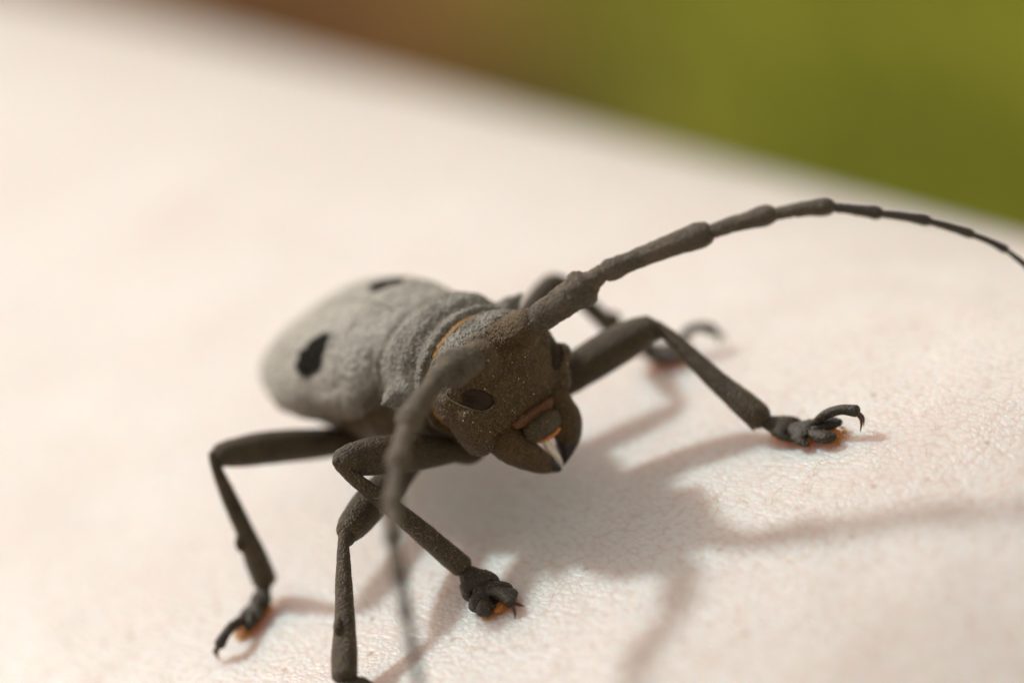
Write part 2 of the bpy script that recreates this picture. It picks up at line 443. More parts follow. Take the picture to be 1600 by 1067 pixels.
# ---- trunk, prothorax and head: one continuous surface from an implicit field
def body():
    h = 0.055
    lo = np.array([-3.85, 0.45, 1.7]); hi = np.array([3.85, 17.4, 9.3])
    nx, ny, nz = [int(v) for v in np.ceil((hi - lo) / h)]
    ax = [np.float32(lo[k]) + np.arange(m_, dtype=np.float32) * np.float32(h) for k, m_ in enumerate((nx, ny, nz))]
    def field(y0, y1):
        x = ax[0][:, None, None]; y = ax[1][None, y0:y1, None]; z = ax[2][None, None, :]
        def smin(a, b, k):
            t = np.clip(0.5 + 0.5 * (b - a) / k, 0, 1); return b + (a - b) * t - k * t * (1 - t)
        def smax(a, b, k): return -smin(-a, -b, k)
        def ell(c, r):
            return (np.sqrt(((x - c[0]) / r[0]) ** 2 + ((y - c[1]) / r[1]) ** 2 + ((z - c[2]) / r[2]) ** 2) - 1) * min(r)
        def cone(a, b, ra, rb):
            a = np.array(a); b = np.array(b); ab = b - a; L2 = float(ab @ ab)
            t = np.clip(((x - a[0]) * ab[0] + (y - a[1]) * ab[1] + (z - a[2]) * ab[2]) / L2, 0, 1)
            return np.sqrt((x - a[0] - t * ab[0]) ** 2 + (y - a[1] - t * ab[1]) ** 2 + (z - a[2] - t * ab[2]) ** 2) - (ra + (rb - ra) * t)
        ya, yb = float(ax[1][y0]), float(ax[1][y1 - 1])
        d = np.full((nx, y1 - y0, nz), 5.0, dtype=np.float32)
        if ya < 6.6:
            # head capsule
            tw = np.interp(z, [3.8, 4.4, 5.2, 6.0, 6.8, 7.6, 8.3, 8.8], [.66, .76, .91, 1.0, 1.0, .90, .72, .5]).astype(np.float32)
            ty = np.interp(y, [1.7, 2.9, 3.6, 4.5, 5.2], [1, 1, .965, .86, .8]).astype(np.float32)
            k = (np.abs((x - .05) / (2.78 * tw * ty)) ** 2.6 + np.abs((y - 3.75) / 2.03) ** 3.0 + np.abs((z - 6.15) / (2.3 * ty)) ** 3.2) ** (1 / 2.8)
            hd = (k - 1) * 2.0
            # antennal tubercles, groove between them
            hd = smin(hd, cone((.85, 2.7, 7.35), (1.02, 1.05, 8.32), .95, .60), .45)
            hd = smin(hd, cone((-.85, 2.8, 7.35), (-1.16, 1.55, 8.22), .95, .60), .45)
            hd = smax(hd, -cone((0.02, 1.2, 8.6), (0.02, 4.2, 8.75), .30, .22), .30)
            # cheeks
            hd = smin(hd, ell((2.15, 2.75, 5.0), (.55, .85, .95)), .35); hd = smin(hd, ell((-2.08, 2.75, 5.0), (.55, .85, .95)), .35)
            # eye sockets with a raised lower rim
            for s, cx, cy, cz, tl in EYES:
                hd = smin(hd, ell((cx + .08 * s, cy + .30, cz - .42), (.74, .5, .42)), .2)
                xr = (x - cx) * math.cos(tl) + (z - cz) * math.sin(tl); zr = (z - cz) * math.cos(tl) - (x - cx) * math.sin(tl)
                hd = smax(hd, -(np.sqrt((xr / .80) ** 2 + ((y - cy) / .50) ** 2 + (zr / .38) ** 2) - 1) * .38, .04)
            # mouth opening, suture above the clypeus, fine middle line
            hd = smax(hd, -ell((.12, 1.7, 3.75), (1.15, .62, .95)), .12)
            hd = smax(hd, -cone((-1.25, 1.72, 4.95), (.1, 1.60, 5.18), .12, .09), .06)
            hd = smax(hd, -cone((.1, 1.60, 5.18), (1.5, 1.75, 5.05), .09, .12), .06)
            hd = smax(hd, -cone((.04, 1.66, 7.8), (.06, 1.64, 5.4), .08, .05), .06)
            for s in (-1, 1): hd = smax(hd, -cone((1.3 * s + .05, 1.75, 5.0), (1.95 * s + .05, 2.05, 4.35), .11, .11), .06)
            d = np.minimum(d, hd)
            d = smin(d, ell((0, 5.1, 6.0), (2.25, 1.3, 1.95)), .12)
        if ya < 8.3:
            yy = [4.3, 4.5, 4.75, 5.0, 5.4, 6.1, 6.7, 6.95, 7.25, 7.8]
            wx = np.interp(y, yy, [2.46, 2.62, 2.60, 2.47, 2.74, 2.90, 2.70, 2.46, 2.58, 2.34]).astype(np.float32)
            k = (np.abs(x / wx) ** 2.25 + np.abs((z - 6.1) / (wx * .90)) ** 2.25) ** (1 / 2.25)
            pn = (k - 1) * 2.3
            pn = smax(pn, np.abs(y - 6.05) - 1.65 + 0 * x, .16)
            for s in (-1, 1):
                pn = smin(pn, cone((2.35 * s, 5.65, 6.40), (3.15 * s, 5.5, 6.80), .80, .36), .35)
                pn = smin(pn, cone((3.05 * s, 5.5, 6.78), (3.78 * s, 5.28, 7.0), .34, .06), .12)
            d = smin(d, pn, .05)
            for s in (-1, 1): d = smin(d, ell((1.15 * s, 5.0, 3.7), (.9, .85, 1.0)), .2)
            d = smin(d, ell((0, 5.3, 4.1), (1.6, 1.3, .9)), .2)
        if yb > 6.2:
            yy = [6.6, 7.4, 8.3, 10, 12, 14, 15.5, 16.4, 17.0]
            wx = np.interp(y, yy, [2.1, 2.5, 3.0, 3.2, 3.2, 2.95, 2.4, 1.7, .9]).astype(np.float32)
            bz = np.interp(y, yy, [3.3, 2.9, 2.6, 2.45, 2.65, 3.0, 3.35, 3.7, 4.05]).astype(np.float32)
            hz = np.where(z < 5.0, 5.0 - bz, np.interp(y, yy, [2.2, 2.6, 2.6, 2.5, 2.2, 1.6, 1.1, .6, .35]).astype(np.float32))
            k = (np.abs(x / wx) ** 2.2 + np.abs((z - 5.0) / hz) ** 2.2) ** (1 / 2.2)
            tr = (k - 1) * np.minimum(wx, 2.2)
            tr = smax(tr, np.abs(y - 11.8) - 5.2 + 0 * x, .3)
            # rings of the abdomen
            tr = tr + (0.05 * np.exp(-(np.minimum(np.minimum(np.abs(y - 11.9), np.abs(y - 13.3)), np.minimum(np.abs(y - 14.5), np.abs(y - 15.6))) / .09) ** 2)).astype(np.float32)
            d = smin(d, tr, .12)
            for s in (-1, 1):
                d = smin(d, ell((1.5 * s, 7.8, 3.1), (1.0, .85, .8)), .2); d = smin(d, ell((1.5 * s, 10.3, 3.0), (1.05, .75, .7)), .2)
        return d
    D = np.empty((nx, ny, nz), dtype=np.float32)
    st = 40
    for y0 in range(0, ny, st):
        y1 = min(ny, y0 + st); D[:, y0:y1, :] = field(y0, y1)
    # surface nets
    S = D < 0
    cells = np.zeros((nx - 1, ny - 1, nz - 1), dtype=np.uint8)
    for i in (0, 1):
        for j in (0, 1):
            for k in (0, 1): cells += S[i:nx - 1 + i, j:ny - 1 + j, k:nz - 1 + k]
    act = np.argwhere((cells > 0) & (cells < 8))
    idx = np.full(cells.shape, -1, dtype=np.int32); idx[tuple(act.T)] = np.arange(len(act))
    acc = np.zeros((len(act), 3)); cnt = np.zeros(len(act))
    corners = [(i, j, k) for i in (0, 1) for j in (0, 1) for k in (0, 1)]
    for a in corners:
        for ax_ in range(3):
            if a[ax_]: continue
            b = list(a); b[ax_] = 1
            da = D[act[:, 0] + a[0], act[:, 1] + a[1], act[:, 2] + a[2]]; db = D[act[:, 0] + b[0], act[:, 1] + b[1], act[:, 2] + b[2]]
            cr = (da < 0) != (db < 0)
            t = np.where(cr, da / np.where(cr, da - db, 1), 0)
            p = np.tile(np.array(a, dtype=float), (len(act), 1)); p[:, ax_] += t
            acc[cr] += p[cr]; cnt[cr] += 1
    V = (act + acc / cnt[:, None]) * h + lo
    quads = []
    for ax_ in range(3):
        sh = [nx, ny, nz]; sl0 = [slice(1, n_ - 1) for n_ in sh]; sl0[ax_] = slice(0, sh[ax_] - 1)
        sl1 = list(sl0); sl1[ax_] = slice(1, sh[ax_])
        a = S[tuple(sl0)]; b = S[tuple(sl1)]; e_ = np.argwhere(a != b)
        off = [1, 1, 1]; off[ax_] = 0; g = e_ + off
        o1, o2 = [q for q in range(3) if q != ax_]
        def at(d1, d2):
            c = g.copy(); c[:, o1] += d1; c[:, o2] += d2; return idx[c[:, 0], c[:, 1], c[:, 2]]
        q = np.stack([at(-1, -1), at(0, -1), at(0, 0), at(-1, 0)], 1)
        flip = S[tuple(sl0)][tuple(e_.T)]
        if ax_ == 1: flip = ~flip
        q[~flip] = q[~flip][:, ::-1]; quads.append(q)
    Q = np.vstack(quads)
    # vertex normals from the field gradient
    gi = np.clip(np.round((V - lo) / h).astype(int), 1, np.array(D.shape) - 2)
    nrm = np.stack([D[gi[:, 0] + 1, gi[:, 1], gi[:, 2]] - D[gi[:, 0] - 1, gi[:, 1], gi[:, 2]],
                    D[gi[:, 0], gi[:, 1] + 1, gi[:, 2]] - D[gi[:, 0], gi[:, 1] - 1, gi[:, 2]],
                    D[gi[:, 0], gi[:, 1], gi[:, 2] + 1] - D[gi[:, 0], gi[:, 1], gi[:, 2] - 1]], 1)
    nrm /= (np.linalg.norm(nrm, axis=1)[:, None] + 1e-9)
    # granular sculpture: coarse on pronotum and crown, fine on the face
    ydorsal = np.clip((V[:, 1] - 2.0) / 0.6, 0, 1) * np.clip((V[:, 2] - np.where(V[:, 1] < 4.25, 6.9, 5.2)) / 1.2, 0, 1) * np.clip((8.2 - V[:, 1]) / .3, 0, 1)
    back = np.clip((V[:, 1] - 4.3) / .3, 0, 1)
    gran = (0.48 - worley(V, 5.2, 1)) * (0.20 - .11 * back) + vnoise(V * np.array([.55, 1.7, .8]), 1.5, 2) * (0.09 + .16 * back)
    gran = gran * np.clip((3.05 - np.abs(V[:, 0])) / .3, .15, 1)
    fineg = (0.5 - worley(V, 7.5, 4)) * 0.045 + vnoise(V, 2.2, 9) * 0.04
    V = V + nrm * (gran * ydorsal + fineg * (1 - ydorsal))[:, None]
    tone = np.clip((V[:, 1] - 2.35) / 0.7 + vnoise(V, 1.5, 8) * .5, 0, 1) * np.clip((V[:, 2] - np.where(V[:, 1] < 4.25, 7.0, 5.6)) / 1.2 + vnoise(V, 2.0, 12) * .8, 0, 1)
    o = bparent(mesh_obj('body', V, Q, M_BODY, attrs={'tone': tone}))
    add_hair_source(V, Q, 110, 0.085, lambda P: (P[:, 1] < 8.2) & (P[:, 2] > 3.2))
    return o, V, nrm
BODY, BV, BN = body()

# eyes
for s, cx, cy, cz, tl in EYES:
    ns = 36; rim = []
    for a in np.arange(ns) * 2 * math.pi / ns:
        px_, pz_ = .80 * math.cos(a), .39 * math.sin(a); x = cx + px_ * math.cos(tl) - pz_ * math.sin(tl); z = cz + px_ * math.sin(tl) + pz_ * math.cos(tl)
        near = (np.abs(BV[:, 0] - x) < .09) & (np.abs(BV[:, 2] - z) < .09) & (BV[:, 1] < 4)
        rim.append((x, float(np.percentile(BV[near, 1], 12)) if near.any() else np.nan, z))
    rim = np.array(rim); w3 = rim[:, 1]; gd = ~np.isnan(w3); ii = np.arange(ns); w3 = np.interp(ii, ii[gd], w3[gd], period=ns)
    if (~gd).any(): w3[~gd] += .15
    for _ in range(3): w3 = (np.roll(w3, 1) + 2 * w3 + np.roll(w3, -1)) / 4
    rim[:, 1] = w3; cen = rim.mean(0); nn = np.linalg.svd(rim - cen)[2][2]; nn = nn if nn[1] < 0 else -nn
    V = [cen - nn * .02]
    rr_ = (.2, .4, .6, .8, .93, 1.06)
    for r in rr_: V += [cen + (q - cen) * r + nn * (.10 * (1 - r * r) - .065 - (.25 if r > 1 else 0)) for q in rim]
    V.append(cen - nn * .6)
    Fc = [(0, 1 + k, 1 + (k + 1) % ns) for k in range(ns)]
    for m_ in range(len(rr_) - 1):
        o = 1 + m_ * ns; Fc += [(o + k, o + ns + k, o + ns + (k + 1) % ns, o + (k + 1) % ns) for k in range(ns)]
    o = 1 + (len(rr_) - 1) * ns; Fc += [(o + k, len(V) - 1, o + (k + 1) % ns) for k in range(ns)]
    EYE = bparent(mesh_obj('eye', V, Fc, M_EYE))
    low = rim[ns // 2:] + np.array([0, .03, 0])                               # pale raised rim under the eye
    if s < 0: mesh_obj('rim', *sweep(low, [.012] + [.032] * (len(low) - 2) + [.012], upv=(0, 1, 0), n=8, m=2, rough=.02, rsc=8), M_RIM, EYE)
# orange-gold hair fringe where the head enters the pronotum
ring = [(2.34 * math.cos(a), 4.26, 6.1 + 2.13 * math.sin(a)) for a in np.linspace(-0.5, math.pi + .5, 40)]
V, Fc = sweep(ring, [(.10, .24)] * len(ring), upv=(0, 1, 0), n=12, m=3, rough=.10, rsc=7)
bparent(mesh_obj('golden_collar', V, Fc, M_GOLD))
# mouthparts
bparent(sweep_obj('mandible', M_BODY, None, [(-1.18, 2.95, 4.60), (-1.10, 2.40, 4.08), (-.90, 1.96, 3.48), (-.42, 1.72, 2.72), (-.02, 1.64, 2.22), (.10, 1.62, 2.05)],
                  [(.70, .72), (.74, .72), (.64, .64), (.42, .46), (.16, .26), (.03, .06)], upv=(0, -1, 0.2), n=28, hair=25, rough=.05, rsc=4))
bparent(sweep_obj('mandible', M_BODY, None, [(1.50, 2.85, 4.50), (1.46, 2.32, 3.95), (1.38, 1.98, 3.40), (1.10, 1.82, 2.85), (.68, 1.75, 2.35), (.40, 1.72, 2.10)],
                  [(.64, .72), (.66, .70), (.65, .62), (.54, .48), (.22, .27), (.03, .06)], upv=(0, -1, 0.2), n=28, hair=25, rough=.05, rsc=4))
for mn, pts in zip([o for o in BEETLE.children if o.name.startswith('mandible')], (
        [(-.62, 1.78, 3.02), (-.36, 1.70, 2.66), (-.02, 1.63, 2.21), (.115, 1.61, 2.03)], [(1.06, 1.83, 2.86), (.86, 1.79, 2.58), (.62, 1.74, 2.31), (.385, 1.71, 2.075)])):
    mesh_obj('tip', *sweep(pts, [(.38, .40), (.37, .43), (.178, .285), (.035, .07)], upv=(0, -1, 0.2), n=28, rough=.03, rsc=5, cap=(.5, .8)), M_CLAW2, mn)
V, Fc = blob((.08, 1.84, 4.66), (1.04, .24, .25), n=36, mrows=18, p=3.2, rot=roty(.10), rough=.14, rsc=6); add_hair_source(V, Fc, 60, .1); bparent(mesh_obj('membrane', V, Fc, M_RUST))
V, Fc = blob((.10, 1.55, 4.12), (.86, .36, .46), p=2.6, n=28, rot=roty(.08), rough=.05, rsc=5)
add_hair_source(V, Fc, 60, .1); LABRUM = bparent(mesh_obj('labrum', V, Fc, M_LEG))
V, Fc = blob((.16, 1.48, 3.71), (.58, .19, .16), p=2.4, n=28, rot=roty(.12), rough=.12, rsc=6); o = mesh_obj('fringe', V, Fc, M_ORANGE, LABRUM)
bparent(sweep_obj('tongue', M_PALE, None, [(.06, 1.78, 3.55), (.10, 1.66, 3.05), (.20, 1.6, 2.6), (.30, 1.58, 2.22)], [(.12, .10), (.18, .12), (.13, .10), (.03, .03)], upv=(0, -1, 0), n=14))
V, Fc = blob((.12, 2.45, 4.05), (1.35, .45, .75), p=2.6); bparent(mesh_obj('mouth_filler', V, Fc, M_CLAW2))  # dark filler added so bright skin does not show through behind the labrum
for s in (-1, 1):
    p = [(.9 * s, 3.5, 3.8), (1.0 * s, 3.2, 3.4), (.95 * s, 2.95, 3.1), (.8 * s, 2.75, 2.9)]
    bparent(sweep_obj('palp', M_DARK, None, p, [.16, .19, .15, .10], n=12))

# ---- elytra
EY0, EY1 = 7.45, 17.35
def elytron(s):
    nt_, nf_ = 150, 84
    tt = np.linspace(0, 1, nt_); tt = 1 - (1 - tt) ** 1.25
    ph = np.linspace(0, math.radians(100), nf_)
    T, PH = np.meshgrid(tt, ph, indexing='ij')
    w = np.interp(T, [0, .05, .12, .25, .45, .62, .76, .87, .94, .98, 1], [2.45, 3.05, 3.38, 3.52, 3.62, 3.50, 3.08, 2.42, 1.72, 1.05, .35])
    zt = np.interp(T, [0, .06, .2, .4, .55, .7, .82, .92, .97, 1], [7.70, 8.12, 8.33, 8.05, 7.6, 7.0, 6.35, 5.6, 5.1, 4.7])
    ze = np.interp(T, [0, .1, .3, .6, .85, 1], [5.9, 5.55, 5.2, 5.0, 4.75, 4.6])
    # smooth the profile tables
    def sm(a):
        for _ in range(14): a[1:-1] = (a[:-2] + 2 * a[1:-1] + a[2:]) / 4
        return a
    w, zt, ze = sm(w), sm(zt), sm(ze)
    sx = np.sign(np.sin(PH)) * np.abs(np.sin(PH)) ** 0.86; cz = np.sign(np.cos(PH)) * np.abs(np.cos(PH)) ** 0.86
    Yc = EY0 + (EY1 - EY0) * T + 0.0 * PH
    def surf(off):
        X = s * (0.035 + (w - off) * sx); Z = ze + (zt - ze - off) * np.where(cz > 0, cz, cz * 0.55)
        Yv = Yc.copy(); Yv[0] -= 0.0
        return np.stack([X, Yv, Z], -1)
    A = surf(0.0); B = surf(0.18)
    P = A.reshape(-1, 3)
    # shoulder bump, suture ridge, coarse wrinkling at the base
    sh = 0.22 * np.exp(-((P[:, 1] - 8.1) / .6) ** 2 - ((np.abs(P[:, 0]) - 3.2) / .5) ** 2 - ((P[:, 2] - 6.1) / .8) ** 2)
    cen = np.stack([0 * P[:, 0], P[:, 1], 0 * P[:, 2] + 5.0], 1); d = P - cen; d /= (np.linalg.norm(d, axis=1)[:, None] + 1e-6)
    base = np.clip(1 - (P[:, 1] - 7.2) / 4.5, 0.12, 1)
    edge = np.clip(np.abs(P[:, 0]) / .35, 0, 1) * np.clip((17.2 - P[:, 1]) / .5, 0, 1)
    P = P + d * (sh + edge * (base * ((0.5 - worley(P, 3.0, 21)) * .16 + vnoise(P * np.array([1, .6, 1]), 1.1, 22) * .34) + vnoise(P, .6, 23) * .24 + (0.5 - worley(P, 3.2, 24)) * .07))[:, None]
    # one black velvet spot on each wing case
    arc = np.degrees(PH).ravel(); yl = P[:, 1]
    a0 = 45.0 if s < 0 else 25.0
    u = (arc - a0) / 17.0; v = (yl - 10.65 - (arc - a0) * 0.012) / 0.85
    rr = np.sqrt(u * u + v * v) + vnoise(P, 2.6, 30) * .55
    spot = np.clip((1.0 - rr) / .22 + .5, 0, 1) * .97
    nv = nt_ * nf_; V = np.vstack([P, B.reshape(-1, 3)]); i = np.arange(nv).reshape(nt_, nf_)
    Fo = np.stack([i[:-1, :-1].ravel(), i[:-1, 1:].ravel(), i[1:, 1:].ravel(), i[1:, :-1].ravel()], 1)
    Fi = Fo[:, ::-1] + nv
    def rim(a): return np.stack([a[:-1], a[:-1] + nv, a[1:] + nv, a[1:]], 1)
    Fr = np.vstack([rim(i[:, 0][::-1]), rim(i[0]), rim(i[:, -1]), rim(i[-1][::-1])])
    Fc = np.vstack([Fo, Fi, Fr])
    if s > 0: Fc = Fc[:, ::-1]
    Fc = Fc[:, ::-1]
    add_hair_source(P, Fo, 18, .1, lambda q: q[:, 1] < 11)
    return bparent(mesh_obj('elytron', V, Fc, M_ELY, attrs={'spot': np.r_[spot, np.zeros(nv)], 'tone': np.r_[np.clip((arc + vnoise(P, .9, 41) * 14 - 74) / 14, 0, 1), np.ones(nv)]}))
for s in (-1, 1): elytron(s)
V, Fc = blob((0, 7.75, 7.95), (.55, .55, .3), rough=.08, rsc=4); bparent(mesh_obj('scutellum', V, Fc, M_ELY))

# ---- antennae
ANT = {
 1: [(1.05, 0.77, 8.45), (3.03, -0.75, 9.17), (3.39, -1.07, 9.42), (6.6, -3.88, 9.66), (8.33, -5.69, 9.67), (9.79, -7.28, 9.34), (10.81, -8.6, 8.63), (11.85, -9.84, 7.83), (12.69, -10.92, 6.88), (13.28, -11.73, 5.93), (13.6, -12.3, 4.89), (13.78, -12.59, 3.74)],
 -1: [(-1.19, 1.68, 8.19), (-2.9, 1.04, 8.92), (-3.31, 0.88, 9.12), (-6.05, -0.02, 8.87), (-7.93, -1.59, 8.79), (-9.58, -2.99, 8.35), (-10.66, -4.13, 8.01), (-11.71, -5.34, 7.4), (-12.64, -6.41, 6.69), (-13.44, -7.29, 5.98), (-14.12, -8.05, 5.39), (-14.73, -8.69, 4.83)],
}
def antenna(side):
    K = [np.array(p) for p in ANT[side]]
    root = bempty('antenna')
    # scape: club with a sharp-rimmed swelling at its end
    a, b = K[0], K[1]; d = b - a
    pts = [a - d * .06, a + d * .05, a + d * .15, a + d * .5, a + d * .72, a + d * .80, a + d * .93, a + d * 1.0]
    sweep_obj('scape', M_ANT, root, pts, [.36, .45, .55, .60, .62, .71, .68, .50], n=44, m=14, hair=60, rough=.085, rsc=6.5, cap=(.3, .6), seed=3)
    q = K[2]
    sweep_obj('pedicel', M_ANT, root, [b - d * .04, b * .45 + q * .55, q + (q - b) * .15], [.34, .38, .33], n=18, hair=40, rough=.03)
    rads = [.43, .345, .30, .22, .19, .165, .14, .12, .10]
    for i in range(2, len(K) - 1):
        p, r = K[i], rads[i - 2] * ((1, 1, 1, 1.1, 1.1, 1.45, 1.5, 1.5, 1.5, 1.5, 1.5, 1.5)[i] if side < 0 else 1.0); e2 = K[i + 1]; d = e2 - p
        nxt = (K[i + 2] - e2) if i + 2 < len(K) else d
        bend = (d / np.linalg.norm(d) - nxt / np.linalg.norm(nxt)) * np.linalg.norm(d) * .10
        pts = [p - d * .03, p + d * .02, p + d * .09, p + d * .3 + bend * .6, p + d * .65 + bend, p + d * .90 + bend * .4, p + d * .985]
        k0 = .95 if i == 2 else .74
        sweep_obj('antenna_segment', M_ANT if i < (5 if side > 0 else 7) else M_ANT_TIP, root, pts, [r * .50, r * k0 * .72, r * k0 * 1.04, r * .86, r * .98, r * 1.17, r * 1.02], n=28, m=12, hair=45 if i < 6 else 12, hlen=.06, rough=.05 if i < 6 else .02, rsc=7, cap=(.6, .7), seed=i)
for s in (1, -1): antenna(s)

# ---- legs
def unit(v): return v / (np.linalg.norm(v) + 1e-9)
def leg(coxa, knee, tend, tars, claw, tips, fr=.68, tr=(.27, .33, .52), tooth=False, padw=1.0):
    coxa, knee, tend = map(np.array, (coxa, knee, tend))
    root = bempty('leg')
    d = knee - coxa; n = unit(np.cross(d, tend - knee)); upf = unit(np.cross(n, d)); 
    if upf[2] < 0: upf = -upf
    pts = [coxa, coxa + d * .14, coxa + d * .38 + upf * .06, coxa + d * .68 + upf * .10, coxa + d * .88 + upf * .05, knee - d * .035 + upf * .02]
    FM = sweep_obj('femur', M_LEG, root, pts, [fr * .62, fr * .72, (fr * .9, fr * .98), (fr * .95, fr * 1.06), (fr * .86, fr * .92), (fr * .70, fr * .74)], upv=upf, n=28, m=8, hair=55, rough=.03, rsc=4, cap=(.6, .75))
    # coxa and trochanter
    cdir = unit(np.array([0, coxa[1], 4.4]) - coxa)
    sweep_obj('trochanter', M_LEG, root, [coxa + cdir * .5, coxa - d * .02, coxa + d * .10], [fr * .8, fr * .86, fr * .72], n=20, hair=30)
    # knee joint: dark ball seated in the end of the femur
    V, Fc = blob(knee + unit(tend - knee) * .20 - unit(d) * .10, (fr * .50,) * 3, n=16, mrows=10); mesh_obj('knee', V, Fc, M_DARK, root)
    t = tend - knee; tn = unit(np.cross(t, n)); k0 = knee + unit(t) * .05
    out = tn if tn @ d > 0 else -tn
    pts = [k0 - unit(t) * .15 + out * .05, k0 + t * .08 + out * .12, k0 + t * .3 + out * .08, k0 + t * .6, k0 + t * .85, tend]
    vf = [sweep(pts, [tr[0] * .66, tr[0] * .84, tr[1] * .94, (tr[1] * 1.12, tr[1] * 1.2), (tr[2] * .85, tr[2]), (tr[2] * .86, tr[2] * .98)], upv=n, n=24, m=8, rough=.03, rsc=4, cap=(.8, .8))]
    if tooth:
        q = knee + t * .66 + out * tr[1] * .85
        vf.append(sweep([q - t * .05 - out * .2, q - t * .01 + out * .10, q + t * .05 + out * .16, q + t * .09 - out * .1], [.12, .15, .13, .08], upv=n, n=14))
    # spur at the tip of the tibia
    q = tend - out * tr[2] * .75 * 0 - unit(t) * .1
    side_ = -out * tr[2] * .78
    vf.append(sweep([q + side_ * .8 - unit(t) * .2, q + side_ + unit(t) * .12, q + side_ * 1.12 + unit(t) * .34], [.12, .09, .015], n=10, m=4))
    V, Fc = join(*vf); add_hair_source(V, Fc, 50, .07); add_hair_source(V, Fc, 12, .22); mesh_obj('tibia', V, Fc, M_LEG, root)
    # tarsus: two heart-shaped joints, a two-lobed joint, then the arched claw joint
    A = [np.array(p, dtype=float) for p in tars]
    def pad(p, q, w, th, lob=None):
        ax = unit(q - p); sd_ = unit(np.cross(ax, (0, 0, 1))); L = np.linalg.norm(q - p)
        if lob is None:
            core = sweep([p - ax * .12, p + ax * L * .25, p + ax * L * .68, p + ax * L * .86], [(w * .38, th * .8), (w * .62, th), (w * .95, th * 1.02), (w * .88, th * .8)], n=22, m=7, cap=(.7, .5))
            hs = [sweep([p + ax * L * .5 + sd_ * g * w * .55, p + ax * L * .85 + sd_ * g * w * .78 - np.array([0, 0, .06]), p + ax * L * 1.14 + sd_ * g * w * .82 - np.array([0, 0, .12])], [(w * .3, th * .7), (w * .26, th * .68), (w * .12, th * .35)], n=12, m=5) for g in (-1, 1)]
            return join(core, *hs)
        return join(*[sweep([p - ax * .1 + sd_ * g * .05, p + ax * L * .3 + sd_ * g * w * .38, p + ax * L * .7 + sd_ * g * w * .54, p + ax * L * 1.02 + sd_ * g * w * .56], [(w * .2, th * .7), (w * .36, th), (w * .40, th), (w * .22, th * .6)], n=16, m=6) for g in (-1, 1)])
    for i, (w, th, lb) in enumerate(((.76, .23, None), (.90, .22, None), (.95, .21, True))):
        w *= padw
        p, q = A[i], A[i + 1]
        if i == 0: p = p * .6 + tend * .4
        V, Fc = pad(p, q, w, th, lb); add_hair_source(V, Fc, 90, .09)
        o = mesh_obj('tarsal_joint', V, Fc, M_DARK, root)
        # bright orange sole of dense hair, reaching down to the skin
        ax = unit(q - p); L = np.linalg.norm(q - p); mid = p * .35 + q * .65
        gz = skin_z(mid[0], mid[1]); top = mid[2] - th * .25
        V, Fc = blob((mid[0] + ax[0] * .06, mid[1] + ax[1] * .06, (top + gz - .05) / 2), (w * .42, L * .38, max(.12, (top - gz + .05) / 2)), rot=rotz(math.atan2(-ax[0], ax[1])), p=2.4, rough=.06, rsc=6)
        sd_ = np.cross(ax, (0, 0, 1)); fr_ = []
        for _ in range(110):                                  # brush of stiff orange hairs round the sole
            a = RNG.uniform(0, 6.283); o1 = sd_ * math.cos(a) * w * .60 + ax * math.sin(a) * L * .45
            b0 = np.array([mid[0] + ax[0] * .06, mid[1] + ax[1] * .06, gz + (top - gz) * RNG.uniform(.35, .8)]) + o1
            e0 = b0 + unit(o1) * RNG.uniform(.12, .26) + np.array([0, 0, -RNG.uniform(.05, .25)]); e0[2] = max(e0[2], gz + .01)
            fr_.append(sweep([b0, (b0 + e0) / 2 + np.array([0, 0, .02]), e0], [.012, .010, .003], n=4, m=1))
        V, Fc = join((V, Fc), *fr_)
        mesh_obj('sole', V, Fc, M_ORANGE, root)
    Cw = [np.array(p, dtype=float) for p in claw]
    sweep_obj('claw_joint', M_DARK, root, Cw, [(.13, .13)] + [(.20, .19)] * (len(Cw) - 2) + [(.25, .23)], n=18, m=6, hair=60, cap=(.8, .8))
    for tip in tips:
        c0 = Cw[-1]; tp = np.array(tip, dtype=float); mid = (c0 + tp) / 2 + unit(c0 - Cw[-2]) * .16 + np.array([0, 0, .10])
        sweep_obj('claw', M_CLAW, root, [c0 - (c0 - Cw[-2]) * .1, mid, tp], [.085, .065, .012], n=10, m=7)
    return root

leg((1.35, 4.9, 3.3), (6.43, 1.63, 4.40), (6.62, -2.55, .95), [(6.66, -2.95, .58), (6.98, -3.85, .42), (7.15, -4.80, .38), (7.62, -5.62, .34)],
    [(7.40, -4.65, .55), (7.72, -5.2, .88), (8.02, -5.78, 1.02), (8.26, -6.30, .92)], [(8.08, -6.36, .06), (8.42, -6.22, .06)], fr=.74, tr=(.30, .36, .60), padw=.85)
leg((-1.35, 4.9, 3.3), (-6.60, 4.96, 6.38), (-5.02, 2.45, .98), [(-5.08, 2.0, .68), (-5.28, 1.2, .46), (-5.52, .38, .42), (-5.72, -.35, .38)],
    [(-5.48, .45, .62), (-5.46, -.05, .74), (-5.47, -.45, .68), (-5.50, -.78, .50)], [(-5.12, -.95, .06), (-5.86, -1.18, .06)], fr=.70, tr=(.30, .34, .48))
leg((-1.7, 7.7, 2.75), (-7.74, 4.74, 3.85), (-11.62, 1.98, .88), [(-11.7, 1.8, .62), (-11.95, 1.2, .46), (-12.15, .55, .42), (-12.3, -.1, .36)],
    [(-12.2, .5, .6), (-12.3, -.05, .75), (-12.4, -.6, .7), (-12.45, -1.05, .5)], [(-12.1, -1.3, .05), (-12.8, -1.35, .05)], fr=.66, tr=(.27, .33, .52), tooth=True)
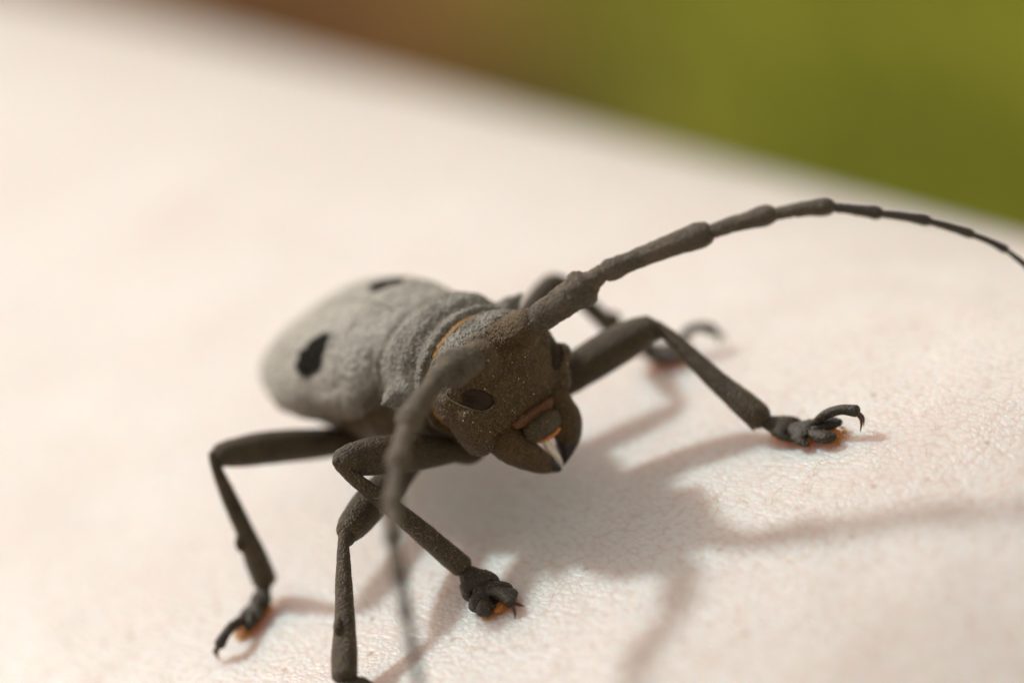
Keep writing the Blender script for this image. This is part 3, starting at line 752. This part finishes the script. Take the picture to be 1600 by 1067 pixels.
leg((-1.7, 10.3, 2.75), (-7.98, 11.5, 6.08), (-8.80, 10.48, .95), [(-8.95, 10.28, .68), (-9.6, 10.15, .46), (-10.3, 9.95, .42), (-10.95, 9.75, .36)],
    [(-10.7, 9.75, .6), (-11.3, 9.55, .80), (-11.8, 9.45, .75), (-12.1, 9.55, .52)], [(-12.35, 9.9, .05), (-12.5, 9.4, .05)], fr=.62, tr=(.26, .33, .55), tooth=True, padw=.6)
leg((1.7, 7.7, 2.75), (6.78, 7.48, 5.2), (8.55, 6.75, .95), [(8.7, 6.5, .70), (9.05, 6.1, .46), (9.3, 5.6, .42), (9.6, 5.05, .36)],
    [(9.55, 5.3, .6), (10.1, 5.15, .92), (10.55, 4.75, .92), (10.75, 4.4, .68)], [(10.55, 4.15, .05), (10.95, 4.1, .05)], fr=.62, tr=(.27, .33, .52), tooth=True, padw=.8)
leg((1.7, 10.3, 2.75), (4.5, 13.0, 3.9), (5.5, 16.2, .92), [(5.55, 16.5, .66), (5.85, 17.1, .46), (6.15, 17.7, .42), (6.45, 18.25, .36)],
    [(6.3, 17.9, .6), (6.6, 18.4, .78), (6.9, 18.85, .7), (7.1, 19.15, .5)], [(7.3, 19.3, .05), (6.95, 19.45, .05)], fr=.60, tr=(.26, .33, .52), tooth=True, padw=.8)

# ---- short lying hair all over the beetle, and dust grains on its head
def pubescence():
    VV = []; n = 0
    for V, T, dens, L, keep in HAIR_SRC:
        a, b, c = V[T[:, 0]], V[T[:, 1]], V[T[:, 2]]
        nr = np.cross(b - a, c - a); ar = np.linalg.norm(nr, axis=1) / 2
        ok = ar > 1e-7
        if keep is not None: ok &= keep((a + b + c) / 3)
        a, b, c, nr, ar = a[ok], b[ok], c[ok], nr[ok], ar[ok]
        cnt = int(ar.sum() * dens)
        if not cnt: continue
        k = RNG.choice(len(ar), cnt, p=ar / ar.sum()); r1 = np.sqrt(RNG.random(cnt)); r2 = RNG.random(cnt)
        P = a[k] * (1 - r1)[:, None] + b[k] * (r1 * (1 - r2))[:, None] + c[k] * (r1 * r2)[:, None]
        nn = nr[k] / (2 * ar[k])[:, None]
        rd = RNG.normal(size=(cnt, 3)) + np.array([0, .4, -.6]); tg = rd - (rd * nn).sum(1)[:, None] * nn; tg /= np.linalg.norm(tg, axis=1)[:, None]
        dr = tg * .9 + nn * RNG.uniform(.1, .5, cnt)[:, None]; sd_ = np.cross(nn, tg)
        ln = L * RNG.uniform(.5, 1.3, cnt)[:, None]; w = .0085
        VV.append(np.stack([P - sd_ * w - nn * .006, P + sd_ * w - nn * .006, P + dr * ln], 1).reshape(-1, 3)); n += cnt
    V = np.vstack(VV); Fc = np.arange(len(V)).reshape(-1, 3)
    o = bparent(mesh_obj('pubescence', V, Fc, M_HAIR, smooth=False)); tag(o, kind='stuff')
pubescence()
def dust():
    ok = np.where((BV[:, 1] < 3.2) & (BN[:, 1] < -.2) & (BV[:, 2] > 3.8))[0]
    parts = []
    for k in RNG.choice(ok, 60):
        r = RNG.uniform(.008, .024); parts.append(blob(BV[k] + BN[k] * .02, (r, r * .8, r * 1.3), n=6, mrows=4))
    V, Fc = join(*parts); o = bparent(mesh_obj('dust', V, Fc, M_DUST)); tag(o, kind='stuff')
dust()
